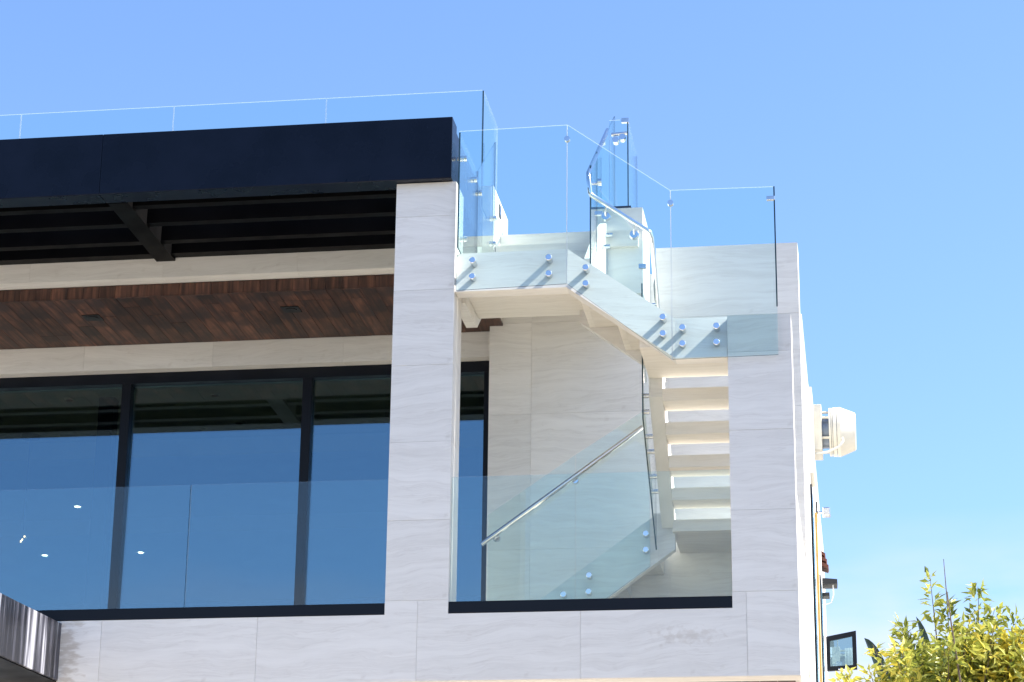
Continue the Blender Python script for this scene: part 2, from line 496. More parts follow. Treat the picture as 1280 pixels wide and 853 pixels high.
class MB:
    def __init__(self):
        self.v, self.f, self.mi, self.sm = [], [], [], []

    def add(self, verts, faces, mi=0, smooth=False):
        b = len(self.v)
        self.v += [Vector(p) for p in verts]
        for k, f in enumerate(faces):
            self.f.append([b+i for i in f])
            self.mi.append(mi[k] if isinstance(mi, (list, tuple)) else mi)
            self.sm.append(smooth)
        return self

    def box(self, x0, x1, y0, y1, z0, z1, mi=0):
        v = [(x0, y0, z0), (x1, y0, z0), (x1, y1, z0), (x0, y1, z0), (x0, y0, z1), (x1, y0, z1), (x1, y1, z1), (x0, y1, z1)]
        f = [(0, 3, 2, 1), (4, 5, 6, 7), (0, 1, 5, 4), (1, 2, 6, 5), (2, 3, 7, 6), (3, 0, 4, 7)]
        return self.add(v, f, mi)

    def prism(self, poly, axis, a, b, mi=0):
        """poly: 2-D outline; axis 'x' -> (y,z) outline extruded along x, 'y' -> (x,z) outline, 'z' -> (x,y) outline"""
        n = len(poly)

        def P(q, t):
            return {'x': (t, q[0], q[1]), 'y': (q[0], t, q[1]), 'z': (q[0], q[1], t)}[axis]
        v = [P(q, a) for q in poly] + [P(q, b) for q in poly]
        f = [tuple(range(n))[::-1], tuple(range(n, 2*n))]
        f += [(i, (i+1) % n, n+(i+1) % n, n+i) for i in range(n)]
        return self.add(v, f, mi)

    def cyl(self, p0, p1, r0, r1=None, n=20, mi=0, caps=True, cap_mi=None):
        p0, p1 = Vector(p0), Vector(p1)
        r1 = r0 if r1 is None else r1
        d = (p1-p0).normalized()
        a = d.orthogonal().normalized()
        b = d.cross(a)
        v = []
        for p, r in ((p0, r0), (p1, r1)):
            v += [p + r*(math.cos(2*math.pi*i/n)*a + math.sin(2*math.pi*i/n)*b) for i in range(n)]
        base = len(self.v)
        self.add(v, [(i, (i+1) % n, n+(i+1) % n, n+i) for i in range(n)], mi, True)
        if caps:
            self.add(v[:n], [tuple(range(n))[::-1]], mi if cap_mi is None else cap_mi)
            self.add(v[n:], [tuple(range(n))], mi if cap_mi is None else cap_mi)
        return self

    def tube(self, pts, r, n=12, mi=0):
        pts = [Vector(p) for p in pts]
        rings = []
        up = None
        for i, p in enumerate(pts):
            d = (pts[min(i+1, len(pts)-1)] - pts[max(i-1, 0)]).normalized()
            if up is None:
                up = d.orthogonal().normalized()
            a = (up - d*up.dot(d)).normalized()
            up = a
            b = d.cross(a)
            rr = r[i] if isinstance(r, (list, tuple)) else r
            rings.append([p + rr*(math.cos(2*math.pi*k/n)*a + math.sin(2*math.pi*k/n)*b) for k in range(n)])
        v = [q for ring in rings for q in ring]
        f = []
        for i in range(len(rings)-1):
            for k in range(n):
                f.append((i*n+k, i*n+(k+1) % n, (i+1)*n+(k+1) % n, (i+1)*n+k))
        self.add(v, f, mi, True)
        self.add(rings[0], [tuple(range(n))[::-1]], mi)
        self.add(rings[-1], [tuple(range(n))], mi)
        return self

    def build(self, name, mats, parent=None, label=None, cat=None, group=None, kind=None, bevel=0.0, fix=True):
        if not isinstance(mats, (list, tuple)):
            mats = [mats]
        lo = Vector((min(p.x for p in self.v), min(p.y for p in self.v), min(p.z for p in self.v)))
        hi = Vector((max(p.x for p in self.v), max(p.y for p in self.v), max(p.z for p in self.v)))
        org = Vector(((lo.x+hi.x)/2, (lo.y+hi.y)/2, lo.z))
        me = bpy.data.meshes.new(name)
        me.from_pydata([p-org for p in self.v], [], self.f)
        for mm in mats:
            me.materials.append(M[mm])
        me.polygons.foreach_set('material_index', self.mi)
        me.polygons.foreach_set('use_smooth', self.sm)
        if fix or bevel > 0:
            bm = bmesh.new()
            bm.from_mesh(me)
            if fix:
                bmesh.ops.recalc_face_normals(bm, faces=bm.faces)
            if bevel > 0:
                bmesh.ops.remove_doubles(bm, verts=bm.verts, dist=1e-5)
                ed = [e for e in bm.edges if len(e.link_faces) == 2 and e.calc_face_angle(0) > 0.3]
                bmesh.ops.bevel(bm, geom=ed, offset=bevel, segments=2, affect='EDGES', profile=0.5)
            bm.to_mesh(me)
            bm.free()
        me.update()
        o = bpy.data.objects.new(name, me)
        COL.objects.link(o)
        WO[o] = org
        if parent is not None:
            o.parent = parent
            o.location = org - WO[parent]
        else:
            o.location = org
        if label:
            o['label'] = label
        if cat:
            o['category'] = cat
        if group:
            o['group'] = group
        if kind:
            o['kind'] = kind
        return o


GAP = 0.0012


def panels_front(parent, rects, y, th=0.02, mat='stone', mats=None):
    for i, (x0, x1, z0, z1) in enumerate(rects):
        dy = random.uniform(-0.0008, 0.0008)
        mm = mats.get(i, mat) if mats else mat
        MB().box(x0+GAP, x1-GAP, y+dy, y+th, z0+GAP, z1-GAP).build('stone_panel', mm, parent, fix=False)


def panels_right(parent, rects, x, th=0.02, mat='stone'):
    for (y0, y1, z0, z1) in rects:
        MB().box(x-th, x, y0+GAP, y1-GAP, z0+GAP, z1-GAP).build('stone_panel', mat, parent, fix=False)


def panels_down(parent, rects, z, th=0.02, mat='stone'):
    for (x0, x1, y0, y1) in rects:
        MB().box(x0+GAP, x1-GAP, y0+GAP, y1-GAP, z, z+th).build('stone_panel', mat, parent, fix=False)


# ================================================================== setting
MB().box(-400, 400, -300, 900, -0.3, 0.0).build('ground', 'gravel', kind='structure')
MB().box(-40, 0.6, -6.0, 30, 0.0, 0.02).build('terrace', 'floor', kind='structure')  # unseen bright paving, added to bounce warm light onto the undersides

# ================================================================== the house
house = empty('house', (-4.0, 6.0, 0.0), 'modern white stone house with dark windows and balcony', 'house')

# front column between the two balcony openings
col = MB().box(-3.735, -3.230, 0.004, 0.365, 5.39, 9.093).build('column', 'mortar', house)
zj = [5.5, 6.158, 6.816, 7.474, 8.132, 8.79, 9.096]
panels_front(col, [(-3.74, -3.225, a, b) for a, b in zip(zj, zj[1:])], 0.0)
panels_right(col, [(0.02, 0.37, a, b) for a, b in zip([5.39]+zj[1:], zj[1:])], -3.225)
for a, b in zip([5.39]+zj[1:], zj[1:]):                                    # inner face
    MB().box(-3.74, -3.72, 0.02, 0.37, a+GAP, b-GAP).build('stone_panel', 'stone', col, fix=False)

# pier that carries the right landing
pier = MB().box(-0.963, -0.457, 0.004, 0.295, 4.856, 7.80).build('pier', 'mortar', house)
zp = [5.518, 6.174, 6.832, 7.49, 7.806]
panels_front(pier, [(-0.968, -0.452, a, b) for a, b in zip(zp, zp[1:])], 0.0)
panels_right(pier, [(0.02, 0.30, a, b) for a, b in zip([4.852]+zp, zp)], -0.452)
MB().box(-0.968, -0.452, 0.02, 0.30, 7.786, 7.806).build('cap_stone', 'stone', pier)
MB().box(-0.968, -0.948, 0.02, 0.30, 5.40, 7.7835).build('stone_panel', 'stone', pier, fix=False)

# balcony slab edge
slab = MB().box(-7.6, -0.457, 0.004, 3.3, 4.858, 5.35).build('balcony_slab', 'mortar', house)
xs = [-7.5, -6.079, -4.78, -3.473, -2.165, -0.859, -0.452]
zlo, zhi = 4.852, 5.388
feet = {2: ((-3.74, -3.473), 5.5), 3: ((-3.473, -3.225), 5.5), 4: ((-0.968, -0.859), 5.518), 5: ((-0.859, -0.452), 5.518)}
for i, (a, b) in enumerate(zip(xs, xs[1:])):
    a2, b2 = a+GAP, b-GAP
    poly = [(a2, zlo), (b2, zlo), (b2, zhi), (a2, zhi)]
    if i in feet:                                    # panels that run up into the foot of the column or pier
        (fa, fb), ft = feet[i]
        fa, fb, ft = fa+GAP, fb-GAP, ft-GAP
        if abs(fb-b2) < 0.01 and abs(fa-a2) < 0.01:
            poly = [(a2, zlo), (b2, zlo), (b2, ft), (a2, ft)]
        elif abs(fb-b2) < 0.01:
            poly = [(a2, zlo), (b2, zlo), (b2, ft), (fa-GAP, ft), (fa-GAP, zhi), (a2, zhi)]
        else:
            poly = [(a2, zlo), (b2, zlo), (b2, zhi), (fb+GAP, zhi), (fb+GAP, ft), (a2, ft)]
    MB().prism(poly, 'y', random.uniform(-0.0008, 0.0008), 0.02).build('stone_panel', {0: 'stone_stain_corner', 4: 'stone_stain_spots'}.get(i, 'stone'), slab)
MB().box(-7.6, -0.457, 0.006, 3.3, 5.352, 5.385).build('deck_paving', 'deck', slab)
MB().box(-7.5, -0.454, 0.021, 0.22, 4.850, 4.868).build('edge_soffit', 'stone', slab)
x = -7.5
while x < -0.6:
    MB().box(x+0.002, min(x+0.138, -0.5), 0.222, 3.2, 4.85+random.uniform(0, .002), 4.868).build('plank', 'wood', slab, fix=False)
    x += 0.14

# lower storey under the balcony, mostly out of frame
MB().box(-9.5, -0.46, 3.2, 14.0, 0.0, 4.85).build('lower_wall', 'plaster', house)

# stone fascia band above the soffit (edge of the roof)
band = MB().box(-13.4, -3.305, 1.604, 2.9, 8.944, 9.435).build('roof_edge', 'mortar', house)
xs = [-13.4, -7.547, -6.263, -4.98, -3.7, -3.3]
panels_front(band, [(a, b, 8.940, 9.44) for a, b in zip(xs, xs[1:])], 1.6)
panels_down(band, [(a, b, 1.62, 1.765) for a, b in zip(xs, xs[1:])], 8.940)
MB().box(-13.4, -3.28, 1.6, 14.0, 9.443, 9.462).build('roof_deck', 'deck', band)
MB().box(-3.28, -1.9, 2.245, 14.0, 9.30, 9.462).build('roof_landing', 'stone_step', band)
MB().box(-9.4, -0.46, 3.4, 14.0, 8.86, 8.90).build('roof_slab', 'plaster', band)

# wood-clad drop and soffit, board by board
soffit = MB().box(-13.4, -3.285, 1.80, 3.16, 8.845, 8.935).build('soffit', 'mortar', house)
x = -9.555
while x < -3.2:
    w = 0.155
    x1 = min(x+w, -3.28)
    x1b = x1
    # vertical end boards of the drop
    if x1 - x > 0.02 and x < -3.3:
        MB().box(x+0.0015, x1-0.0015, 1.768+random.uniform(0, .002), 1.80, 8.82, 8.938).build('plank', 'wood_up', soffit, fix=False)
    # soffit boards with staggered butt joints
    if x1 - x > 0.02:
        cut = random.choice([None, 2.05, 2.3, 2.55, 2.8, None])
        segs = [(1.801, 3.15)] if cut is None else [(1.801, cut-0.0015), (cut+0.0015, 3.15)]
        for (a, b) in segs:
            MB().box(x+0.0015, x1-0.0015, a, b, 8.820+random.uniform(0, .002), 8.845).build('plank', 'wood', soffit, fix=False)
    x += w
for (lx, ly) in ((-7.149, 2.296), (-5.196, 2.278)):
    f = MB().box(lx-0.085, lx+0.085, ly-0.085, ly+0.085, 8.812, 8.819).build('recessed_light', 'black', soffit)
    MB().cyl((lx, ly, 8.806), (lx, ly, 8.811), 0.055, n=20).build('lens', 'black', f)

# header over the window wall
head = MB().box(-13.4, -3.425, 3.154, 3.42, 8.566, 8.93).build('window_header', 'mortar', house)
xs = [-13.4, -7.51, -6.194, -4.878, -3.42]
panels_front(head, [(a, b, 8.562, 8.8175) for a, b in zip(xs, xs[1:])], 3.15)
panels_down(head, [(a, b, 3.17, 3.32) for a, b in zip(xs, xs[1:])], 8.562)

# window wall: frame, mullions and large panes
win = MB().box(-9.4, -3.43, 3.27, 3.37, 8.452, 8.560).box(-9.4, -3.43, 3.27, 3.37, 5.386, 5.47).build('window', 'frame', house)
mull = [(-9.40, -9.30), (-7.136, -7.044), (-5.301, -5.207), (-3.50, -3.432)]
for a, b in mull:
    MB().box(a, b, 3.262, 3.378, 5.471, 8.451).build('mullion', 'frame', win, bevel=0.004)
for (a, b, lean) in ((-9.30, -7.136, 0.055), (-7.044, -5.301, 0.050), (-5.207, -3.50, 0.040)):
    # panes sit a hair out of plumb
    MB().prism([(3.30, 5.472), (3.324, 5.472), (3.324+lean, 8.450), (3.30+lean, 8.450)], 'x', a+0.001, b-0.001).build('pane', 'pane', win)

# room behind the window
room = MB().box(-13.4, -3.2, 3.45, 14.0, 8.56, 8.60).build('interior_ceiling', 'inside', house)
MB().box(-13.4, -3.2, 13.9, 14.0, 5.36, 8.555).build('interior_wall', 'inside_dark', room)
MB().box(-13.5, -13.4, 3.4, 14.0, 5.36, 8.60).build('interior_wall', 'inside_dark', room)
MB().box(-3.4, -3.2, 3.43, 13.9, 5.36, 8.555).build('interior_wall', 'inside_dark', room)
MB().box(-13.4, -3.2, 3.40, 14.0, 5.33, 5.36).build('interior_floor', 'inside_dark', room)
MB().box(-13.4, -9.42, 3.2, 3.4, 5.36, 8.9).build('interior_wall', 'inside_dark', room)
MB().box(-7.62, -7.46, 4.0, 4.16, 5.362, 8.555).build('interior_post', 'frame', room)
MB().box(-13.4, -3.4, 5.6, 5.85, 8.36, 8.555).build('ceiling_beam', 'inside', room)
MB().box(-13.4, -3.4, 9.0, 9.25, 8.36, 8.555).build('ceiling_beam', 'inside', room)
for (lx, ly, lit) in ((-9.296, 8.328, 1), (-9.252, 10.767, 1), (-10.569, 10.794, 1), (-10.571, 9.589, 1), (-6.406, 4.043, 0), (-6.422, 5.059, 0), (-7.948, 4.038, 0), (-7.935, 5.043, 0)):
    f = MB().cyl((lx, ly, 8.548), (lx, ly, 8.559), 0.06, n=20).build('downlight', 'inside', room)
    MB().cyl((lx, ly, 8.541), (lx, ly, 8.547), 0.036, n=20).build('bulb', 'lamp' if lit else 'steel', f)

pend = empty('pendant_lamp', (-8.81, 5.29, 7.3), 'small pendant lamp with warm bulbs glowing behind the window glass', 'pendant lamp')
MB().cyl((-8.81, 5.29, 8.52), (-8.81, 5.29, 8.558), 0.10, n=24).build('ceiling_rose', 'black', pend)
MB().cyl((-8.81, 5.29, 7.50), (-8.81, 5.29, 8.519), 0.006, n=8).build('cord', 'black', pend)
for k in range(3):
    MB().cyl((-8.81+0.02*math.cos(2.1*k), 5.29+0.02*math.sin(2.1*k), 7.42-0.028*k), (-8.81+0.02*math.cos(2.1*k), 5.29+0.02*math.sin(2.1*k), 7.438-0.028*k), 0.009, n=10).build('bulb', 'warm_lamp', pend)

# stair wall behind the flights
wall = MB().box(-3.405, -0.450, 3.004, 3.25, 5.39, 9.25).build('stair_wall', 'mortar', house)
xs = [-3.41, -3.0, -1.69, -0.445]
zs = [5.39, 6.61, 7.925, 8.84]
panels_front(wall, [(a, b, c, d) for a, b in zip(xs, xs[1:]) for c, d in zip(zs, zs[1:])], 3.0)
panels_front(wall, [(-3.283, -3.0, 8.84, 9.29), (-3.0, -1.80, 8.84, 9.29), (-1.80, -0.445, 8.84, 9.553)], 3.0)
panels_right(wall, [(3.02, 3.35, a, b) for a, b in zip([4.0, 5.3, 6.61, 7.925, 8.84], [5.3, 6.61, 7.925, 8.84, 9.553])], -0.445)
MB().box(-1.797, -0.448, 3.004, 3.25, 9.251, 9.549).build('wall_core', 'mortar', wall)
MB().box(-1.80, -0.466, 3.021, 3.27, 9.55, 9.555).build('cap_stone', 'stone', wall)

spar = MB().box(-0.60, -0.475, 0.302, 2.995, 5.39, 6.38).build('shading_parapet', 'mortar', house)  # parapet added to keep sun off the deck below the stair
panels_right(spar, [(0.302, 1.65, 4.855, 6.40), (1.65, 2.995, 4.855, 6.40)], -0.455)
MB().box(-0.62, -0.602, 0.302, 2.995, 5.40, 6.38).build('stone_panel', 'stone', spar)
MB().box(-0.62, -0.455, 0.302, 2.995, 6.401, 6.42).build('cap_stone', 'stone', spar)

# block at the head of the stair well and the parapet left of the top flight
blk = MB().box(-2.28, -1.88, 2.32, 2.99, 8.86, 9.68).build('parapet_block', 'mortar', house)
panels_front(blk, [(-2.30, -1.86, 8.85, 9.705)], 2.3)
panels_right(blk, [(2.32, 2.99, 8.85, 9.69)], -1.86)
MB().box(-2.30, -1.86, 2.32, 2.99, 9.682, 9.70).build('cap_stone', 'stone', blk)
par = MB().box(-3.38, -3.222, 1.835, 2.69, 8.95, 9.78).build('parapet', 'mortar', house)
panels_front(par, [(-3.40, -3.20, 9.47, 9.795)], 1.815)
panels_right(par, [(1.835, 2.71, 8.95, 9.795)], -3.20)
MB().box(-3.205, -3.192, 2.15, 2.24, 9.62, 9.74).build('step_light', 'black', par)
MB().box(-3.191, -3.188, 2.165, 2.225, 9.64, 9.72).build('step_light_lens', 'steel', par)

# right-hand side wall running back
side = MB().box(-0.62, -0.437, 3.30, 14.0, 0.0, 8.90).build('side_wall', 'plaster', house)
MB().box(-0.62, -0.43, 3.30, 14.0, 8.902, 8.93).build('coping', 'plaster', side)
wf = MB().box(-0.436, -0.418, 5.2, 5.75, 5.0, 7.75).build('window', 'frame', side)
MB().box(-0.417, -0.413, 5.28, 5.67, 5.1, 7.65).build('pane', 'pane', wf)
wf = MB().box(-0.436, -0.421, 9.4, 10.2, 6.2, 7.75).build('window', 'frame', side)
MB().box(-0.420, -0.416, 9.5, 10.1, 6.3, 7.65).build('pane', 'pane', wf)
cas = MB()
cz0, cz1, cx0, cx1, cyy = 7.285, 7.79, -0.435, -0.035, 13.2
outer = [(cx0, 7.285), (cx1, 7.305), (cx1, 7.825), (cx0, 7.750)]
inner = [(cx0+0.05, 7.348), (cx1-0.055, 7.362), (cx1-0.055, 7.752), (cx0+0.05, 7.692)]
for k in range(4):
    k2 = (k+1) % 4
    cas.prism([outer[k], outer[k2], inner[k2], inner[k]], 'y', cyy, cyy+0.05)
cas = cas.build('casement_sash', 'frame', house, label='small black framed window sash swung open from the side wall')
MB().prism(inner, 'y', cyy+0.018, cyy+0.03).build('pane', 'pane', cas)
MB().cyl((cx1-0.25, cyy-0.01, cz0+0.02), (cx1-0.14, cyy-0.01, cz0+0.015), 0.012, n=8).build('handle', 'steel', cas)
for i in range(3):
    z0 = 8.53-0.075*i
    MB().prism([(-0.46, z0), (-0.46, z0-0.06), (-0.395+0.018*i, z0-0.09), (-0.385+0.018*i, z0-0.06)], 'y', 11.4, 11.75).build('roof_tile', 'tile', house)

# ================================================================== pergola
perg = empty('pergola', (-5.5, 0.8, 9.1), 'dark navy metal pergola projecting over the balcony beside the stone column', 'pergola')
f = MB().box(-6.3365, -3.256, -0.075, 0.14, 9.10, 9.662).build('fascia_panel', 'navy', perg, bevel=0.006)
f = MB().box(-13.4, -6.338, -0.075, 0.14, 9.10, 9.662).build('fascia_panel', 'navy', perg, bevel=0.006)
MB().box(-3.42, -3.258, 0.142, 1.58, 9.10, 9.60).build('end_beam', 'navy', perg)
for (a, b) in ((0.27, 0.36), (0.69, 0.78), (1.13, 1.22)):
    MB().box(-13.4, -6.327, a, b, 9.12, 9.48).build('rib', 'rib', perg)
    MB().box(-6.143, -3.422, a, b, 9.12, 9.48).build('rib', 'rib', perg)
MB().box(-13.4, -6.327, 1.46, 1.58, 9.12, 9.48).build('wall_rib', 'rib', perg)
MB().box(-6.143, -3.422, 1.46, 1.58, 9.12, 9.48).build('wall_rib', 'rib', perg)
MB().box(-6.325, -6.145, 0.142, 1.598, 9.095, 9.48).build('cross_beam', 'rib', perg)

# ================================================================== staircase
stair = empty('staircase', (-2.0, 1.5, 5.39), 'pale stone staircase with open risers winding up to the roof terrace', 'staircase')
RISE, RUN = 0.217, 0.30
K = 0.20                                             # lean added to the stringer faces so the sun catches them


def stringer_seg(x0, x1, zt0, zt1, zb0, zb1, k0, k1, y=0.008, yb=0.17, n=64):
    """front stringer piece from x0 to x1; its face leans back by k0..k1, shaped to catch the sun"""
    v, fcs = [], []
    for i in range(n+1):
        t = i/n
        xx, zt, zb, k = x0+(x1-x0)*t, zt0+(zt1-zt0)*t, zb0+(zb1-zb0)*t, k0+(k1-k0)*t
        v += [(xx, y, zb), (xx, yb, zb), (xx, yb, zt), (xx, y+k*(zt-zb), zt)]
    for i in range(n):
        a, b = 4*i, 4*i+4
        for q in range(4):
            r = (q+1) % 4
            fcs.append((a+q, a+r, b+r, b+q))
    fcs += [(0, 1, 2, 3), (4*n+3, 4*n+2, 4*n+1, 4*n)]
    return MB().add(v, fcs).build('stringer', 'stone', stair)


KS = 0.165
stringer_seg(-3.222, -2.285, 8.487, 8.468, 8.108, 8.108, 0.30, KS)
stringer_seg(-2.2845, -1.392, 8.467, 7.817, 8.107, 7.458, KS, KS)
stringer_seg(-1.3915, -0.970, 7.817, 7.826, 7.457, 7.457, KS, 0.23)
# upper landing (left) and lower-right landing
MB().box(-3.195, -2.26, 0.182, 1.08, 8.235, 8.377).build('landing', 'stone_step', stair)
MB().box(-1.70, -0.97, 0.182, 1.03, 7.617, 7.727).build('landing', 'stone_step', stair)
MB().box(-0.965, -0.50, 0.302, 1.03, 7.617, 7.727).build('landing', 'stone_step', stair)
# upper flight along the facade: folded treads and risers between two stringers
ux = -2.2
uz = 8.377
for i in range(3):
    MB().box(ux, ux+0.05, 0.182, 0.948, uz-RISE-0.09, uz).build('riser', 'stone_step', stair)
    if i < 2:
        MB().box(ux+0.051, ux+0.309, 0.183, 0.947, uz-RISE-0.09, uz-RISE-0.001).build('tread', 'stone_step', stair)
    ux += 0.309
    uz -= RISE
zoff = 0.03
MB().prism([(-2.285, 8.465), (-2.285, 8.12), (-1.702, 7.697), (-1.702, 8.042)], 'y', 0.95, 1.03).build('stringer', 'stone', stair)
# middle flight, dropping away behind the pier, open risers
for i in range(5):
    y0 = 0.99+0.29*i
    zt = 7.51-0.216*i
    if i < 4:
        MB().box(-1.583, -0.622, y0, y0+0.312, zt-0.112, zt).build('tread', 'stone_step', stair, bevel=0.004)
sp = [(1.032, 7.45), (1.032, 7.815), (2.20, 6.945), (2.20, 6.585)]
MB().prism(sp, 'x', -1.70, -1.585).build('stringer', 'stone', stair)
MB().prism(sp, 'x', -0.62, -0.505).build('stringer', 'stone', stair)
# lower landing and lower flight along the stair wall
MB().box(-1.60, -0.50, 2.15, 2.99, 6.540, 6.646).build('landing', 'stone_step', stair)
SL = 0.72
lx0, lx1 = -1.585, -3.06
for (a, b, ta, tb, ba, bb) in ((-3.30, -2.955, 5.614, 5.862, 5.40, 5.40), (-2.9545, -1.74, 5.862, 6.737, 5.40, 6.278), (-1.7395, -1.585, 6.737, 6.737, 6.278, 6.39)):
    stringer_seg(a, b, ta, tb, ba, bb, 0.14, 0.14, y=2.195, yb=2.30, n=2)  # same added lean, so sun reaches the lower stringer
for i in range(5):
    xr = -1.80-0.30*i
    zt = 6.646-RISE*(i+1)
    if zt < 5.55:
        break
    MB().box(xr-0.30, xr, 2.302, 2.985, zt-0.09, zt).build('tread', 'stone_step', stair)
    MB().box(xr, xr+0.05, 2.302, 2.985, zt-0.09, zt+RISE-0.001).build('riser', 'stone_step', stair)
# top flight going back to the roof
for i in range(5):
    y0 = 1.082+0.29*i
    zt = 8.377+RISE*(i+1)
    MB().box(-3.195, -2.262, y0, y0+0.05, zt-RISE-0.05, zt).build('riser', 'stone_step', stair)
    if i < 4:
        MB().box(-3.195, -2.262, y0+0.051, y0+0.29, zt-0.06, zt).build('tread', 'stone_step', stair)
tp = [(1.025, 8.135), (1.025, 8.50), (2.40, 9.52), (2.40, 9.16)]
MB().prism([(0.375, 8.135), (0.375, 8.465), (1.0, 8.465), (2.30, 9.42), (2.30, 9.07), (1.025, 8.135)], 'x', -3.295, -3.198).build('stringer', 'stone', stair)
MB().prism([(1.035, 8.12), (1.035, 8.74), (1.83, 9.31), (2.28, 9.55), (2.28, 9.0)], 'x', -2.26, -2.20).build('stringer', 'stone', stair)


# ================================================================== glass railings
def glass_panel(poly, axis, t0, t1, parent, right='edge', left='joint', name='glass_panel'):
    """flat glass sheet: outline poly in the (x,z) plane (axis y) or the (y,z) plane (axis x), between t0 and t1.
    Upper edges get a pale material standing in for light passing through, cut side edges green."""
    n = len(poly)

    def P(q, t):
        return (q[0], t, q[1]) if axis == 'y' else (t, q[0], q[1])
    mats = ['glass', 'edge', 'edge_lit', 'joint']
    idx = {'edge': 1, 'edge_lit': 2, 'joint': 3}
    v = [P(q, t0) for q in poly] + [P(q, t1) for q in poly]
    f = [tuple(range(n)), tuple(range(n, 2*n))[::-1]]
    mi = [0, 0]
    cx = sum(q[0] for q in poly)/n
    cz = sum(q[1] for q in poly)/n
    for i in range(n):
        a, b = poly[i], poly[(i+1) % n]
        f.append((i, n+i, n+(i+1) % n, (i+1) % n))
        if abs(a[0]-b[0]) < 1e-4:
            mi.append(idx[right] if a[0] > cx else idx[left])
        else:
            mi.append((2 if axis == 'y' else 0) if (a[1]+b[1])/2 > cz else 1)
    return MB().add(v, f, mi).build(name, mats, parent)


def standoff(parent, x, z, y0, y1, r=0.027):
    """point fixing: steel barrel from the stone through the glass with a polished cap"""
    b = MB().cyl((x, y1, z), (x, y0+0.014, z), r*0.92, n=20).build('standoff', 'steel', parent)
    mb = MB().cyl((x, y0+0.0135, z), (x, y0+0.003, z), r, n=24)
    mb.cyl((x, y0+0.003, z), (x, y0, z), r, r*0.88, n=24)
    mb.build('cap', 'chrome', b)
    return b


def disc(parent, x, z, y0, y1, r=0.027):
    return MB().cyl((x, y1, z), (x, y0, z), r, r*0.9, n=24).build('glass_clamp', 'chrome', parent)


# --- railing along the front of the stair
rf = empty('glass_railing', (-1.9, -0.03, 7.44), 'stepped clear glass railing bolted along the front of the stone stair', 'glass railing')
Y0, Y1 = -0.034, -0.022
glass_panel([(-3.205, 8.105), (-2.283, 8.125), (-2.283, 9.551), (-3.205, 9.541)], 'y', Y0, Y1, rf, right='joint', left='edge')
glass_panel([(-2.277, 8.125), (-1.417, 7.437), (-1.417, 8.914), (-2.277, 9.551)], 'y', Y0, Y1, rf, right='joint')
glass_panel([(-1.411, 7.437), (-0.558, 7.446), (-0.558, 8.905), (-1.411, 8.914)], 'y', Y0, Y1, rf, right='edge')
for (x, z) in ((-3.07, 8.363), (-3.071, 8.221), (-2.43, 8.36), (-2.429, 8.219), (-2.121, 8.258), (-2.121, 8.118), (-1.487, 7.80), (-1.488, 7.659), (-1.328, 7.704), (-1.33, 7.567), (-1.052, 7.707), (-1.054, 7.57)):
    standoff(rf, x, z, -0.048, 0.10)
MB().box(-2.2828, -2.2772, -0.033, -0.023, 8.126, 9.549).build('glass_joint', 'gasket', rf, fix=False)
MB().box(-1.4168, -1.4112, -0.033, -0.023, 7.438, 8.912).build('glass_joint', 'gasket', rf, fix=False)
for (x, z) in ((-2.280, 9.421), (-1.414, 8.80)):
    disc(rf, x, z, -0.046, -0.012)
MB().box(-0.564, -0.553, -0.037, -0.019, 7.86, 8.905).build('edge_trim', 'edge', rf)
MB().box(-0.622, -0.552, -0.048, -0.012, 8.782, 8.818).build('end_bracket', 'steel', rf, bevel=0.004)

# --- railing on the column side of the upper landing and top flight
rl = empty('glass_railing', (-3.2, 1.0, 8.4), 'narrow glass guard between the stone column and the top flight', 'glass railing')
glass_panel([(-0.018, 8.49), (0.905, 8.49), (0.905, 9.558), (-0.018, 9.535)], 'x', -3.206, -3.194, rl, right='edge', left='edge')
glass_panel([(0.915, 8.47), (1.873, 9.16), (1.873, 10.253), (0.915, 9.566)], 'x', -3.206, -3.194, rl, right='edge', left='edge')
for (y, z) in ((0.156, 9.366), (0.697, 9.393), (0.975, 9.379), (1.783, 9.45), (0.229, 8.66), (1.783, 9.20)):
    b = MB().cyl((-3.25, y, z), (-3.208, y, z), 0.018, n=14).build('standoff', 'steel', rl)
    MB().cyl((-3.192, y, z), (-3.165, y, z), 0.026, n=16).build('cap', 'chrome', b)

# --- roof terrace railing
rr = empty('glass_railing', (-5.5, 1.5, 9.46), 'long frameless glass railing along the roof terrace above the pergola', 'glass railing')
xj = [-9.4, -7.72, -6.216, -4.744, -3.262]
for i, (a, b) in enumerate(zip(xj, xj[1:])):
    last = i == 3
    glass_panel([(a+0.004, 9.47), (b-0.004, 9.47), (b-0.004, 10.62), (a+0.004, 10.62)], 'y', 1.494, 1.506, rr, right='edge' if last else 'joint')
glass_panel([(1.51, 9.47), (2.35, 9.47), (2.35, 10.62), (1.51, 10.62)], 'x', -3.265, -3.253, rr, right='joint', left='edge')
MB().box(-9.4, -3.25, 1.482, 1.518, 9.464, 9.53).build('base_channel', 'channel', rr)

